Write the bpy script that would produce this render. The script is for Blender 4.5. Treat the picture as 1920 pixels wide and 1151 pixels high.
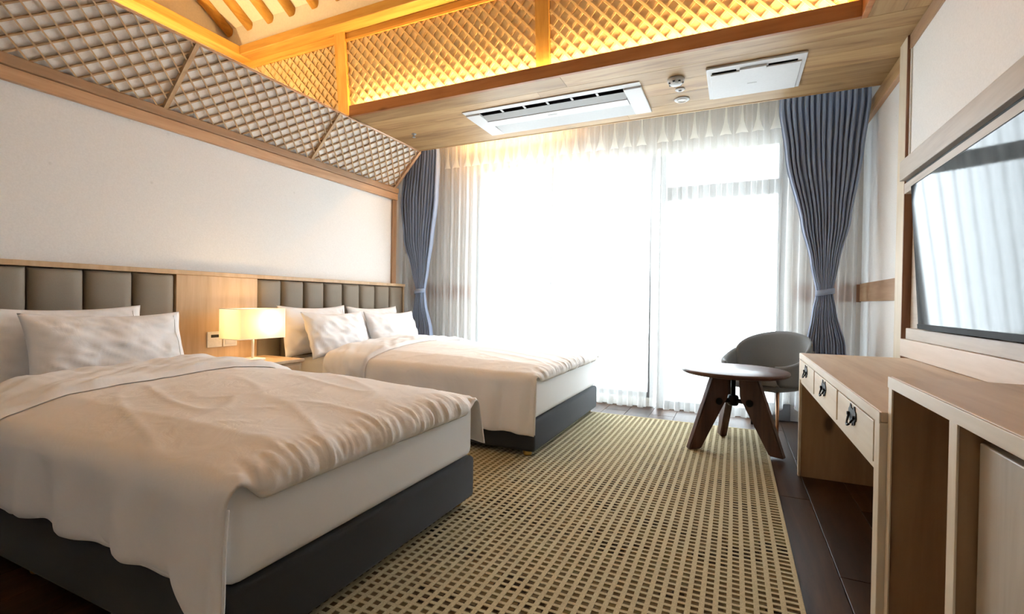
import bpy, bmesh, math, random
from mathutils import Vector, Matrix, noise
random.seed(7)
for o in list(bpy.data.objects): bpy.data.objects.remove(o)
S = bpy.context.scene
COL = S.collection
PI = math.pi

# ------------------------------------------------------------------ camera, world, exposure
cam_d = bpy.data.cameras.new('camera'); cam = bpy.data.objects.new('camera', cam_d); COL.objects.link(cam)
cam_d.sensor_width = 36; cam_d.lens = 900.44 / 1920 * 36; cam_d.clip_start = 0.02
cam.matrix_world = Matrix(((0.90691, -0.01800, 0.42094, 0), (0.42106, 0.00353, -0.90703, 0), (0.01484, 0.99983, 0.01078, 1.0), (0, 0, 0, 1)))
S.camera = cam
wd = bpy.data.worlds.new('overcast_sky'); S.world = wd; wd.use_nodes = True
bg = wd.node_tree.nodes['Background']; bg.inputs[0].default_value = (0.85, 0.93, 1.0, 1); bg.inputs[1].default_value = 10.5
S.view_settings.view_transform = 'Standard'; S.view_settings.look = 'None'; S.view_settings.gamma = 1
S.view_settings.use_curve_mapping = False; S.view_settings.exposure = 0.40
LED_STRENGTH = 150.0

# ------------------------------------------------------------------ materials
def nt(name):
    m = bpy.data.materials.new(name); m.use_nodes = True
    t = m.node_tree; b = t.nodes['Principled BSDF']
    return m, t, b
def N(t, kind, **kw):
    n = t.nodes.new(kind)
    for k, v in kw.items():
        if k.startswith('i_'): n.inputs[k[2:].replace('_', ' ')].default_value = v
        else: setattr(n, k, v)
    return n
def rgb(c): return (c[0], c[1], c[2], 1)
def plain(name, c, rough=0.5, metal=0.0, var=0.06, bump=0.0, bscale=60, spec=0.5):
    m, t, b = nt(name)
    tc = N(t, 'ShaderNodeTexCoord'); nz = N(t, 'ShaderNodeTexNoise', i_Scale=bscale, i_Detail=4.0)
    t.links.new(tc.outputs['Object'], nz.inputs['Vector'])
    r = N(t, 'ShaderNodeValToRGB')
    r.color_ramp.elements[0].color = rgb([max(0, x * (1 - var)) for x in c]); r.color_ramp.elements[1].color = rgb([min(1, x * (1 + var)) for x in c])
    r.color_ramp.elements[0].position = .3; r.color_ramp.elements[1].position = .7
    t.links.new(nz.outputs['Fac'], r.inputs['Fac']); t.links.new(r.outputs['Color'], b.inputs['Base Color'])
    b.inputs['Roughness'].default_value = rough; b.inputs['Metallic'].default_value = metal
    b.inputs['Specular IOR Level'].default_value = spec
    if bump:
        bp = N(t, 'ShaderNodeBump', i_Strength=bump, i_Distance=0.01)
        t.links.new(nz.outputs['Fac'], bp.inputs['Height']); t.links.new(bp.outputs['Normal'], b.inputs['Normal'])
    return m
def wood(name, dark, mid, light, axis='Y', scale=1.0, rough=0.45, knots=0.0, rnd=0.25, spec=0.4):
    m, t, b = nt(name)
    tc = N(t, 'ShaderNodeTexCoord'); oi = N(t, 'ShaderNodeObjectInfo')
    ad = N(t, 'ShaderNodeVectorMath', operation='MULTIPLY_ADD')
    cb = N(t, 'ShaderNodeCombineXYZ')
    for k in range(3): t.links.new(oi.outputs['Random'], cb.inputs[k])
    t.links.new(cb.outputs[0], ad.inputs[0]); ad.inputs[1].default_value = (7.3, 11.1, 5.7); t.links.new(tc.outputs['Object'], ad.inputs[2])
    mp = N(t, 'ShaderNodeMapping'); sc = {'X': (1.2, 14, 14), 'Y': (14, 1.2, 14), 'Z': (14, 14, 1.2)}[axis]
    mp.inputs['Scale'].default_value = [q * scale for q in sc]
    t.links.new(ad.outputs[0], mp.inputs['Vector'])
    n1 = N(t, 'ShaderNodeTexNoise', i_Scale=1.0, i_Detail=6.0, i_Roughness=0.6, i_Distortion=0.6); t.links.new(mp.outputs[0], n1.inputs['Vector'])
    n2 = N(t, 'ShaderNodeTexNoise', i_Scale=5.0, i_Detail=3.0); t.links.new(mp.outputs[0], n2.inputs['Vector'])
    mx = N(t, 'ShaderNodeMath', operation='MULTIPLY_ADD'); mx.inputs[1].default_value = 0.3; t.links.new(n2.outputs['Fac'], mx.inputs[0]); t.links.new(n1.outputs['Fac'], mx.inputs[2])
    r = N(t, 'ShaderNodeValToRGB'); e = r.color_ramp.elements
    e[0].position = .42; e[0].color = rgb(dark); e[1].position = .85; e[1].color = rgb(light)
    q = e.new(.63); q.color = rgb(mid)
    t.links.new(mx.outputs[0], r.inputs['Fac'])
    out = r.outputs['Color']
    if knots:
        vm = N(t, 'ShaderNodeMapping'); vs = {'X': (2.4, 5, 5), 'Y': (5, 2.4, 5), 'Z': (5, 5, 2.4)}[axis]; vm.inputs['Scale'].default_value = vs
        t.links.new(ad.outputs[0], vm.inputs['Vector'])
        v = N(t, 'ShaderNodeTexVoronoi', i_Scale=1.0); t.links.new(vm.outputs[0], v.inputs['Vector'])
        kr = N(t, 'ShaderNodeValToRGB'); ke = kr.color_ramp.elements
        ke[0].position = 0.07; ke[0].color = (0.25, 0.25, 0.25, 1); ke[1].position = 0.17; ke[1].color = (1, 1, 1, 1)
        t.links.new(v.outputs['Distance'], kr.inputs['Fac'])
        mm = N(t, 'ShaderNodeMixRGB', blend_type='MULTIPLY'); mm.inputs[0].default_value = knots
        t.links.new(out, mm.inputs[1]); t.links.new(kr.outputs[0], mm.inputs[2]); out = mm.outputs[0]
    hs = N(t, 'ShaderNodeHueSaturation'); ma = N(t, 'ShaderNodeMapRange'); ma.inputs[3].default_value = 1 - rnd; ma.inputs[4].default_value = 1 + rnd
    t.links.new(oi.outputs['Random'], ma.inputs[0]); t.links.new(ma.outputs[0], hs.inputs['Value']); t.links.new(out, hs.inputs['Color'])
    t.links.new(hs.outputs[0], b.inputs['Base Color'])
    b.inputs['Roughness'].default_value = rough; b.inputs['Specular IOR Level'].default_value = spec
    bp = N(t, 'ShaderNodeBump', i_Strength=0.15, i_Distance=0.004); t.links.new(mx.outputs[0], bp.inputs['Height']); t.links.new(bp.outputs[0], b.inputs['Normal'])
    return m
def emit(name, c, s):
    m, t, b = nt(name); b.inputs['Base Color'].default_value = rgb(c); b.inputs['Emission Color'].default_value = rgb(c); b.inputs['Emission Strength'].default_value = s
    return m
def fabric(name, c, rough=0.9, weave=900, bump=0.25, wrinkle=0.0, sheen=0.2, var=0.06):
    m, t, b = nt(name)
    tc = N(t, 'ShaderNodeTexCoord'); n1 = N(t, 'ShaderNodeTexNoise', i_Scale=float(weave), i_Detail=2.0); n2 = N(t, 'ShaderNodeTexNoise', i_Scale=7.0, i_Detail=5.0, i_Distortion=1.2)
    for n in (n1, n2): t.links.new(tc.outputs['Object'], n.inputs['Vector'])
    r = N(t, 'ShaderNodeValToRGB'); r.color_ramp.elements[0].position = .3; r.color_ramp.elements[1].position = .7
    r.color_ramp.elements[0].color = rgb([x * (1 - var) for x in c]); r.color_ramp.elements[1].color = rgb([min(1, x * (1 + var)) for x in c])
    t.links.new(n1.outputs['Fac'], r.inputs['Fac']); t.links.new(r.outputs[0], b.inputs['Base Color'])
    b.inputs['Roughness'].default_value = rough; b.inputs['Sheen Weight'].default_value = sheen; b.inputs['Specular IOR Level'].default_value = 0.2
    b1 = N(t, 'ShaderNodeBump', i_Strength=bump, i_Distance=0.001); t.links.new(n1.outputs['Fac'], b1.inputs['Height'])
    if wrinkle:
        b2 = N(t, 'ShaderNodeBump', i_Strength=wrinkle, i_Distance=0.03); t.links.new(n2.outputs['Fac'], b2.inputs['Height']); t.links.new(b1.outputs[0], b2.inputs['Normal'])
        t.links.new(b2.outputs[0], b.inputs['Normal'])
    else: t.links.new(b1.outputs[0], b.inputs['Normal'])
    return m
def sheer_mat(name, c, transp):
    m, t, b = nt(name); t.nodes.remove(b); out = t.nodes['Material Output']
    tr = N(t, 'ShaderNodeBsdfTransparent'); tl = N(t, 'ShaderNodeBsdfTranslucent'); df = N(t, 'ShaderNodeBsdfDiffuse')
    tl.inputs[0].default_value = rgb(c); df.inputs[0].default_value = rgb(c)
    m1 = N(t, 'ShaderNodeMixShader'); m1.inputs[0].default_value = 0.5; t.links.new(df.outputs[0], m1.inputs[1]); t.links.new(tl.outputs[0], m1.inputs[2])
    m2 = N(t, 'ShaderNodeMixShader')
    tc = N(t, 'ShaderNodeTexCoord'); nz = N(t, 'ShaderNodeTexNoise', i_Scale=700.0); t.links.new(tc.outputs['Object'], nz.inputs['Vector'])
    mr = N(t, 'ShaderNodeMapRange'); mr.inputs[3].default_value = 1 - transp - .12; mr.inputs[4].default_value = 1 - transp + .12
    t.links.new(nz.outputs['Fac'], mr.inputs[0]); t.links.new(mr.outputs[0], m2.inputs[0])
    t.links.new(tr.outputs[0], m2.inputs[1]); t.links.new(m1.outputs[0], m2.inputs[2]); t.links.new(m2.outputs[0], out.inputs[0])
    return m
def glass_mat():
    m, t, b = nt('window_glass'); t.nodes.remove(b); out = t.nodes['Material Output']
    tr = N(t, 'ShaderNodeBsdfTransparent'); tr.inputs[0].default_value = (.95, .97, .97, 1); gl = N(t, 'ShaderNodeBsdfGlossy'); gl.inputs['Roughness'].default_value = .02
    mx = N(t, 'ShaderNodeMixShader'); mx.inputs[0].default_value = .06
    t.links.new(tr.outputs[0], mx.inputs[1]); t.links.new(gl.outputs[0], mx.inputs[2]); t.links.new(mx.outputs[0], out.inputs[0])
    return m
def rug_cells():
    m, t, b = nt('rug_cells'); L = t.links.new
    tc = N(t, 'ShaderNodeTexCoord')
    def hashed(scale):
        d = N(t, 'ShaderNodeVectorMath', operation='DIVIDE'); d.inputs[1].default_value = scale; L(tc.outputs['Object'], d.inputs[0])
        f = N(t, 'ShaderNodeVectorMath', operation='FLOOR'); L(d.outputs[0], f.inputs[0])
        w = N(t, 'ShaderNodeTexWhiteNoise', noise_dimensions='2D'); L(f.outputs[0], w.inputs['Vector'])
        return w.outputs['Value']
    big = hashed((.041 * 3, .033 * 3, 1)); small = hashed((.041, .033, 1))
    nz = N(t, 'ShaderNodeTexNoise', i_Scale=1.6, i_Detail=3.0); L(tc.outputs['Object'], nz.inputs['Vector'])
    a = N(t, 'ShaderNodeMath', operation='MULTIPLY_ADD'); a.inputs[1].default_value = .25; L(small, a.inputs[0]); 
    a0 = N(t, 'ShaderNodeMath', operation='MULTIPLY'); a0.inputs[1].default_value = .75; L(big, a0.inputs[0]); L(a0.outputs[0], a.inputs[2])
    r = N(t, 'ShaderNodeValToRGB'); e = r.color_ramp.elements
    e[0].position = 0.0; e[0].color = (.018, .012, .008, 1); e[1].position = 1; e[1].color = (.21, .115, .05, 1)
    for p, c in ((.20, (.024, .015, .010)), (.28, (.10, .072, .04)), (.6, (.15, .108, .058)), (.85, (.135, .115, .052))):
        q = e.new(p); q.color = rgb(c)
    L(a.outputs[0], r.inputs['Fac']); L(r.outputs[0], b.inputs['Base Color']); b.inputs['Roughness'].default_value = .95; b.inputs['Specular IOR Level'].default_value = .1
    return m
def wallpaper(name, c):
    m, t, b = nt(name); L = t.links.new
    tc = N(t, 'ShaderNodeTexCoord'); n1 = N(t, 'ShaderNodeTexNoise', i_Scale=120.0, i_Detail=6.0); v = N(t, 'ShaderNodeTexVoronoi', i_Scale=5.0)
    L(tc.outputs['Object'], n1.inputs['Vector']); L(tc.outputs['Object'], v.inputs['Vector'])
    r = N(t, 'ShaderNodeValToRGB'); r.color_ramp.elements[0].color = rgb([x * .95 for x in c]); r.color_ramp.elements[1].color = rgb([min(1, x * 1.03) for x in c]); r.color_ramp.elements[0].position = .3; r.color_ramp.elements[1].position = .7
    L(n1.outputs['Fac'], r.inputs['Fac'])
    r2 = N(t, 'ShaderNodeValToRGB'); r2.color_ramp.elements[0].position = .03; r2.color_ramp.elements[1].position = .06; r2.color_ramp.elements[0].color = (.9, .9, .89, 1)
    L(v.outputs['Distance'], r2.inputs['Fac'])
    mm = N(t, 'ShaderNodeMixRGB', blend_type='MULTIPLY'); mm.inputs[0].default_value = 1; L(r.outputs[0], mm.inputs[1]); L(r2.outputs[0], mm.inputs[2])
    L(mm.outputs[0], b.inputs['Base Color']); b.inputs['Roughness'].default_value = .85
    bp = N(t, 'ShaderNodeBump', i_Strength=.12, i_Distance=.002); L(n1.outputs['Fac'], bp.inputs['Height']); L(bp.outputs[0], b.inputs['Normal'])
    return m

M = dict(
    paper=wallpaper('white_hanji_wallpaper', (.80, .795, .785)),
    plaster=plain('cream_plaster', (.82, .76, .66), .9, var=.04, bump=.1),
    hanji=wallpaper('lattice_white_paper', (.88, .84, .80)),
    wshade=wallpaper('shaded_window_wall', (.60, .55, .50)),  # white wall, its shade behind the sheer put into a darker colour
    outer=plain('pale_stone', (.62, .61, .58), .9),
    pineY=wood('tray_pine_y', (.46, .22, .04), (.62, .33, .07), (.72, .43, .11), 'Y', .8),
    pineX=wood('tray_pine_x', (.46, .22, .04), (.62, .33, .07), (.72, .43, .11), 'X', .8),
    pineZ=wood('tray_pine_z', (.46, .22, .04), (.62, .33, .07), (.72, .43, .11), 'Z', .8),
    cream_wood=wood('pale_lattice_backing', (.62, .46, .25), (.70, .54, .31), (.76, .61, .37), 'X', .6),
    lat=wood('lattice_slat_wood', (.40, .25, .13), (.50, .33, .18), (.57, .40, .23), 'X', 1.2, rnd=.1),
    latX=wood('tray_lattice_slat', (.56, .37, .17), (.66, .46, .23), (.73, .53, .28), 'X', 1.2, rnd=.1),
    beam=wood('reddish_fascia', (.27, .10, .035), (.38, .155, .055), (.45, .20, .075), 'X', .7, knots=.5),
    sillY=wood('sill_wood', (.36, .21, .11), (.46, .28, .16), (.54, .35, .21), 'Y', .8, knots=.3),
    sillZ=wood('sill_wood_z', (.36, .21, .11), (.46, .28, .16), (.54, .35, .21), 'Z', .8),
    soffX=wood('soffit_oak_x', (.24, .125, .05), (.41, .255, .115), (.50, .335, .165), 'X', .8, rnd=.14, knots=.3),
    soffY=wood('soffit_oak_y', (.24, .125, .05), (.41, .255, .115), (.50, .335, .165), 'Y', .8, rnd=.14),
    floor=wood('dark_floor_plank', (.018, .008, .004), (.040, .018, .008), (.070, .034, .015), 'Y', .8, rough=.42, rnd=.25, spec=.2),
    sub=plain('floor_subbase', (.012, .008, .006), .9),
    headwood=wood('headboard_oak', (.46, .31, .17), (.56, .39, .23), (.63, .46, .29), 'Z', .7, rnd=.03),
    leather=plain('taupe_leather', (.235, .20, .155), .6, var=.05, bump=.08, bscale=300, spec=.4),
    white=fabric('white_cotton', (.86, .855, .865), weave=700, bump=.1, wrinkle=.10, sheen=.1, var=.02),
    duvet=fabric('warm_lit_duvet_cotton', (.85, .805, .77), weave=700, bump=.1, wrinkle=.14, sheen=.1, var=.02),  # white cloth, some of the warm lamp light tinted into its colour
    mattress=fabric('white_mattress_sheet', (.82, .815, .815), weave=700, bump=.1, wrinkle=.05, sheen=.1, var=.02),
    charcoal=fabric('charcoal_bed_fabric', (.033, .036, .043), weave=500, bump=.3, sheen=.15),
    brass=plain('brass', (.70, .45, .12), .3, 1.0),
    shade=None,
    ivory=plain('ivory_plastic', (.78, .76, .72), .4),
    whitep=plain('white_plastic', (.68, .69, .71), .6, var=.02),
    greyp=plain('grey_plastic', (.40, .41, .42), .45, var=.03),
    black=plain('black_plastic', (.012, .012, .014), .35, var=.02),
    void=plain('dark_slot', (.004, .004, .005), 1.0, spec=0.0),
    bezel=plain('matt_black_bezel', (.008, .008, .010), .6, spec=.15),
    iron=plain('black_iron', (.008, .008, .009), .45, .6),
    screen=plain('black_glass_screen', (.004, .005, .007), .05, var=.02, spec=.2),
    blue=fabric('slate_blue_curtain', (.28, .35, .50), weave=600, bump=.25, sheen=.3),
    sheer=sheer_mat('white_sheer', (.84, .83, .81), .62),
    sheer_d=sheer_mat('white_sheer_folded', (.86, .85, .80), .42),
    frame=plain('dark_window_frame', (.16, .16, .165), .5),
    frame_lt=plain('white_window_header', (.75, .74, .68), .6),
    glass=glass_mat(),
    walnut=wood('walnut', (.045, .020, .014), (.075, .034, .024), (.115, .055, .038), 'X', 1.0, rough=.35),
    walnutZ=wood('walnut_leg', (.040, .018, .013), (.065, .030, .022), (.10, .05, .034), 'Z', 1.0, rough=.4),
    chair=fabric('grey_wool_upholstery', (.20, .215, .23), weave=350, bump=.4, sheen=.25),
    seatpad=fabric('light_grey_seat', (.42, .40, .38), weave=350, bump=.3),
    copper=plain('copper_tube', (.62, .34, .2), .3, 1.0),
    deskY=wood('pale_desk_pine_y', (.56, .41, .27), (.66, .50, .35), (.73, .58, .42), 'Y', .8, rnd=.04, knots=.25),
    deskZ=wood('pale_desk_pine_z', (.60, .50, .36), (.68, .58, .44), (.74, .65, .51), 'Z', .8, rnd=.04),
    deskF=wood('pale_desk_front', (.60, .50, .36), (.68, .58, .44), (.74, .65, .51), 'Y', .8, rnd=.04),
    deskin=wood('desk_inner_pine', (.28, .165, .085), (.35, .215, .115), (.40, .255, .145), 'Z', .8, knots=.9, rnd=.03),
    panelG=wood('grey_beech_door', (.44, .39, .32), (.52, .47, .40), (.58, .53, .46), 'Z', .8, rnd=.02),
    tvwoodY=wood('tv_wall_wood', (.40, .33, .27), (.48, .41, .34), (.54, .47, .40), 'Y', .9, rnd=.06),
    ledgeY=wood('tv_ledge_wood', (.60, .49, .40), (.68, .57, .48), (.74, .63, .54), 'Y', .8, rnd=.03),
    redpost=wood('reddish_post', (.22, .10, .06), (.30, .15, .09), (.36, .19, .12), 'Z', .8),
    rugc=rug_cells(),
    rugw=fabric('beige_rug_weave', (.46, .39, .235), weave=260, bump=.6, sheen=.1, var=.18),
    led=emit('warm_led', (1.0, .70, .32), LED_STRENGTH),
    led2=emit('warm_led_pocket', (1.0, .54, .19), 190.0),
    ledw=emit('status_lamp', (.9, .5, .3), 0.4),
)

# ------------------------------------------------------------------ builders
def tag(o, label=None, cat=None, group=None, kind=None):
    if label: o['label'] = label
    if cat: o['category'] = cat
    if group: o['group'] = group
    if kind: o['kind'] = kind
    return o
def thing(name, label, cat, loc=(0, 0, 0), rz=0, group=None):
    o = bpy.data.objects.new(name, None); COL.objects.link(o); o.empty_display_size = .1
    o.location = loc; o.rotation_euler = (0, 0, rz)
    return tag(o, label, cat, group)
def obj(name, bm, mat, parent=None, smooth=False, local=False):
    """link a bmesh as one object; vertices given in world space (unless local) are moved to the parent's frame"""
    if parent is not None and not local:
        w = Vector((0, 0, 0)); p = parent
        while p is not None: w += p.location; p = p.parent
        bmesh.ops.translate(bm, verts=bm.verts, vec=-w)
    me = bpy.data.meshes.new(name); bm.normal_update(); bm.to_mesh(me); bm.free()
    me.materials.append(mat)
    if smooth:
        for p in me.polygons: p.use_smooth = True
    o = bpy.data.objects.new(name, me); COL.objects.link(o)
    if parent is not None: o.parent = parent
    return o
def nb(): return bmesh.new()
def box(bm, x0, x1, y0, y1, z0, z1, bev=0.0, seg=2):
    r = bmesh.ops.create_cube(bm, size=1.0)
    vs = r['verts']
    bmesh.ops.scale(bm, vec=(x1 - x0, y1 - y0, z1 - z0), verts=vs)
    bmesh.ops.translate(bm, vec=((x0 + x1) / 2, (y0 + y1) / 2, (z0 + z1) / 2), verts=vs)
    if bev:
        es = list({e for v in vs for e in v.link_edges})
        bmesh.ops.bevel(bm, geom=es, offset=bev, segments=seg, profile=.5, affect='EDGES')
    return bm
def B(x0, x1, y0, y1, z0, z1, bev=0.0, seg=2): return box(nb(), x0, x1, y0, y1, z0, z1, bev, seg)
def struct(name, bm, mat, smooth=False):
    o = obj(name, bm, mat, None, smooth); o['kind'] = 'structure'; return o
def tube(bm, pts, rad, seg=10, cap=True):
    """tube along points, radius per point"""
    pts = [Vector(p) for p in pts]
    if not hasattr(rad, '__len__'): rad = [rad] * len(pts)
    rings = []
    for i, p in enumerate(pts):
        d = (pts[min(i + 1, len(pts) - 1)] - pts[max(i - 1, 0)]).normalized()
        a = d.orthogonal().normalized() if abs(d.z) < .99 else Vector((1, 0, 0))
        a = (a - d * a.dot(d)).normalized(); c = d.cross(a)
        if i and rings:
            pass
        rings.append([bm.verts.new(p + (a * math.cos(2 * PI * k / seg) + c * math.sin(2 * PI * k / seg)) * rad[i]) for k in range(seg)])
    for i in range(len(rings) - 1):
        for k in range(seg): bm.faces.new((rings[i][k], rings[i][(k + 1) % seg], rings[i + 1][(k + 1) % seg], rings[i + 1][k]))
    if cap: bm.faces.new(rings[0][::-1]); bm.faces.new(rings[-1])
    return bm
def lathe(bm, prof, c, seg=32, axis='Z'):
    """revolve (r,z) profile about the vertical axis at c"""
    rings = []
    for r, z in prof:
        ring = []
        for k in range(seg):
            a = 2 * PI * k / seg
            ring.append(bm.verts.new((c[0] + r * math.cos(a), c[1] + r * math.sin(a), c[2] + z)))
        rings.append(ring)
    for i in range(len(rings) - 1):
        for k in range(seg): bm.faces.new((rings[i][k], rings[i][(k + 1) % seg], rings[i + 1][(k + 1) % seg], rings[i + 1][k]))
    if prof[0][0] > 1e-5: bm.faces.new(rings[0][::-1])
    if prof[-1][0] > 1e-5: bm.faces.new(rings[-1])
    bmesh.ops.recalc_face_normals(bm, faces=bm.faces)
    return bm
def prism(bm, poly, f0, f1):
    """extrude polygon: f0/f1 map 2D point to 3D"""
    a = [bm.verts.new(f0(p)) for p in poly]; b = [bm.verts.new(f1(p)) for p in poly]
    bm.faces.new(a[::-1]); bm.faces.new(b)
    n = len(poly)
    for i in range(n): bm.faces.new((a[i], a[(i + 1) % n], b[(i + 1) % n], b[i]))
    bmesh.ops.recalc_face_normals(bm, faces=bm.faces)
    return bm
def grid(bm, nu, nv, f, close=False):
    vs = [[bm.verts.new(f(i / (nu - 1), j / (nv - 1))) for j in range(nv)] for i in range(nu)]
    for i in range(nu - 1):
        for j in range(nv - 1): bm.faces.new((vs[i][j], vs[i + 1][j], vs[i + 1][j + 1], vs[i][j + 1]))
    return vs
def slab(bm, nu, nv, fo, fi):
    """closed shell between outer surface fo and inner surface fi (same grid)"""
    a = [[bm.verts.new(fo(i / (nu - 1), j / (nv - 1))) for j in range(nv)] for i in range(nu)]
    b = [[bm.verts.new(fi(i / (nu - 1), j / (nv - 1))) for j in range(nv)] for i in range(nu)]
    for i in range(nu - 1):
        for j in range(nv - 1):
            bm.faces.new((a[i][j], a[i + 1][j], a[i + 1][j + 1], a[i][j + 1])); bm.faces.new((b[i][j], b[i][j + 1], b[i + 1][j + 1], b[i + 1][j]))
    for i in range(nu - 1):
        bm.faces.new((a[i][0], b[i][0], b[i + 1][0], a[i + 1][0])); bm.faces.new((a[i][-1], a[i + 1][-1], b[i + 1][-1], b[i][-1]))
    for j in range(nv - 1):
        bm.faces.new((a[0][j], a[0][j + 1], b[0][j + 1], b[0][j])); bm.faces.new((a[-1][j], b[-1][j], b[-1][j + 1], a[-1][j + 1]))
    bmesh.ops.recalc_face_normals(bm, faces=bm.faces)
    return bm
def ss(a, b, x):
    t = min(1, max(0, (x - a) / (b - a))); return t * t * (3 - 2 * t)
def rnd_(e):
    e = min(1, max(0, e)); return math.sqrt(max(0, 1 - (1 - e) ** 2))
def nz(x, y, z=0): return noise.noise(Vector((x, y, z)))
def lerp_table(tab, x):
    if x <= tab[0][0]: return tab[0][1]
    for (a, va), (b, vb) in zip(tab, tab[1:]):
        if x <= b:
            t = (x - a) / (b - a); t = t * t * (3 - 2 * t) * .5 + t * .5; return va + (vb - va) * t
    return tab[-1][1]

# ================================================================== THE SETTING
XL, XR, YB, YW = -3.42, .94, -1.5, 4.80      # left wall, right wall, back wall, window wall (inner faces)
ZS, YP, YF = 2.585, 4.20, 3.18               # soffit height, curtain pocket edge, fascia
# floor
fl = struct('floor', B(-3.75, 1.1, YB - .15, 5.1, -.12, -.016), M['sub'])
pw = .21; k = 0; x = -3.62
while x < XR - .02:
    x1 = min(x + pw, XR); off = (k * .73) % 1.5; y = YB
    while y < YW + .15:
        y1 = min(y + (1.5 if y > YB else .25 + off), YW + .15)
        if y1 - y > .03: obj('plank', B(x + .0012, x1 - .0012, y + .0012, y1 - .0012, -.016, 0, .0015, 1), M['floor'], fl)
        y = y1
    x = x1; k += 1
# left wall
wl = struct('wall_left', B(-3.75, XL, YB, 4.27, 0, 2.21), M['paper'])
struct('wall_left_recess', B(-3.75, -3.62, 4.2705, 4.95, 0, 2.85), M['paper'])
obj('end_trim', B(XL + .0005, XL + .022, 4.205, 4.269, 1.18, 2.095, .003), M['sillZ'], wl)
tr = struct('trim_1', B(XL + .0005, XL + .035, YB, 4.269, 2.095, 2.165, .004), M['sillY'])
tr['label'] = 'wooden sill rail between white wall and lattice'
obj('upper_rail', B(XL + .0005, XL + .05, YB, 4.269, 2.166, 2.225, .008), M['sillY'], tr)
# back wall
struct('wall_back', B(-3.75, 1.1, YB - .15, YB, 0, 2.62), M['paper'])
# right wall
struct('wall_right', B(XR, 1.1, YB, 4.95, 0, 2.85), M['paper'])
# window wall: pieces around the openings
WX0, WXM, WX1, WZ = -2.70, -.68, .40, 2.50
ww = struct('wall_window', B(-3.75, WX0, YW, 4.98, 0, 2.85), M['wshade'])
obj('wall_piece', B(WX1, 1.1, YW, 4.98, 0, 2.85), M['wshade'], ww)
obj('wall_piece', B(WX0, WX1, YW, 4.98, WZ, 2.85), M['wshade'], ww)
obj('wood_band', B(-3.62, WX0 - .06, YW - .012, YW, 1.03, 1.18, .002), M['redpost'], ww)
obj('wood_band', B(WX1 + .06, XR, YW - .012, YW, 1.04, 1.185, .002), M['redpost'], ww)
# windows
def window(name, x0, x1, z0, z1, mullions, rails, fw=.055):
    w = struct(name, B(x0, x1, YW + .03, YW + .09, z0, z0 + fw, .003), M['frame'])
    obj('frame_head', B(x0, x1, YW + .03, YW + .09, z1 - fw, z1, .003), M['frame_lt'], w)
    for xx in (x0, x1 - fw): obj('frame_jamb', B(xx, xx + fw, YW + .03, YW + .09, z0 + fw, z1 - fw, .003), M['frame'], w)
    xs = [x0 + fw] + [q for m in mullions for q in (m - fw / 2, m + fw / 2)] + [x1 - fw]
    for m in mullions: obj('mullion', B(m - fw / 2, m + fw / 2, YW + .03, YW + .09, z0 + fw, z1 - fw, .003), M['frame'], w)
    zr = [z0 + fw]
    for (za, zb) in rails:
        for a, b in zip(xs[::2], xs[1::2]): obj('rail', B(a, b, YW + .035, YW + .085, za, zb, .003), M['frame'], w)
        zr += [za, zb]
    zr.append(z1 - fw)
    for a, b in zip(xs[::2], xs[1::2]):
        for c, d in zip(zr[::2], zr[1::2]): obj('pane', B(a, b, YW + .056, YW + .064, c, d), M['glass'], w)
    return w
window('window_1', WX0, WXM - .03, .08, WZ, [-1.77], [])
struct('trim_2', B(WX0, WXM - .03, YW, YW + .15, 0, .079), M['frame_lt'])
d = window('door_1', WXM, WX1, 0, WZ, [], [(1.995, 2.125)], .07)
obj('sill', B(.10, WX1 + .05, YW - .03, YW - .001, 0.0, .15, .004), M['frame'], d)
dh = thing('window_handle', 'small grey handle on the window behind the sheer curtain', 'handle', (-1.77, YW + .02, 1.13))
obj('handle_plate', B(-1.785, -1.755, YW + .022, YW + .03, 1.07, 1.19, .003), M['greyp'], dh)
obj('handle_lever', B(-1.90, -1.76, YW - .005, YW + .012, 1.12, 1.145, .005), M['greyp'], dh)
# outside
struct('terrace', B(-7, 6, 4.98, 14, -.2, -.03), M['outer'])
# right wall joinery
t3 = struct('trim_3', B(.885, XR, 3.52, 3.655, 0, ZS, .003), M['deskZ'])
t3['label'] = 'upright wooden post on the television wall'
obj('post_shaded_face', B(.886, XR - .001, 3.512, 3.5195, 0, ZS - .001), M['redpost'], t3)  # side turned from the window, its shade painted as a darker wood
t4 = struct('trim_4', B(.915, XR, 3.656, YW, 2.475, ZS, .003), M['soffY']); t4['label'] = 'wooden cornice board above the far right wall'
obj('cornice_lip', B(.908, XR, 3.656, YW, 2.462, 2.474, .002), M['sillY'], t4)
t5 = struct('trim_5', B(.928, XR, 3.656, YW - .013, 1.045, 1.19, .002), M['sillY']); t5['label'] = 'wooden band on the far right wall'
wp = struct('wall_right_panel', B(.905, XR, -.6, 3.511, 1.85, 2.50), M['paper'])
obj('top_rail', B(.895, XR, -.6, 3.511, 2.501, ZS - .001, .002), M['sillY'], wp)
obj('side_bead', B(.899, .9045, 3.49, 3.511, 1.851, 2.50), M['frame_lt'], wp)
tb = struct('trim_6', B(.858, XR, -.6, 3.50, 1.735, 1.848, .003), M['tvwoodY']); tb['label'] = 'grey wooden beam above the television'
obj('shadow_gap', B(.888, XR, -.6, 3.49, 1.712, 1.734), M['black'], tb)  # solid black strip, the shade under the beam painted in
obj('lower_rail', B(.872, XR, -.6, 3.46, 1.652, 1.711, .002), M['tvwoodY'], tb)
obj('back_panel', B(.925, XR, -.6, 3.50, .831, 1.651), M['tvwoodY'], tb)
t7 = struct('trim_7', B(.862, XR, 1.565, 3.435, .7245, .823, .003), M['ledgeY']); t7['label'] = 'pale wooden ledge under the television behind the desk'
obj('ledge_step', B(.878, XR, 1.565, 3.40, .8235, .885, .003), M['tvwoodY'], t7)

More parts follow.
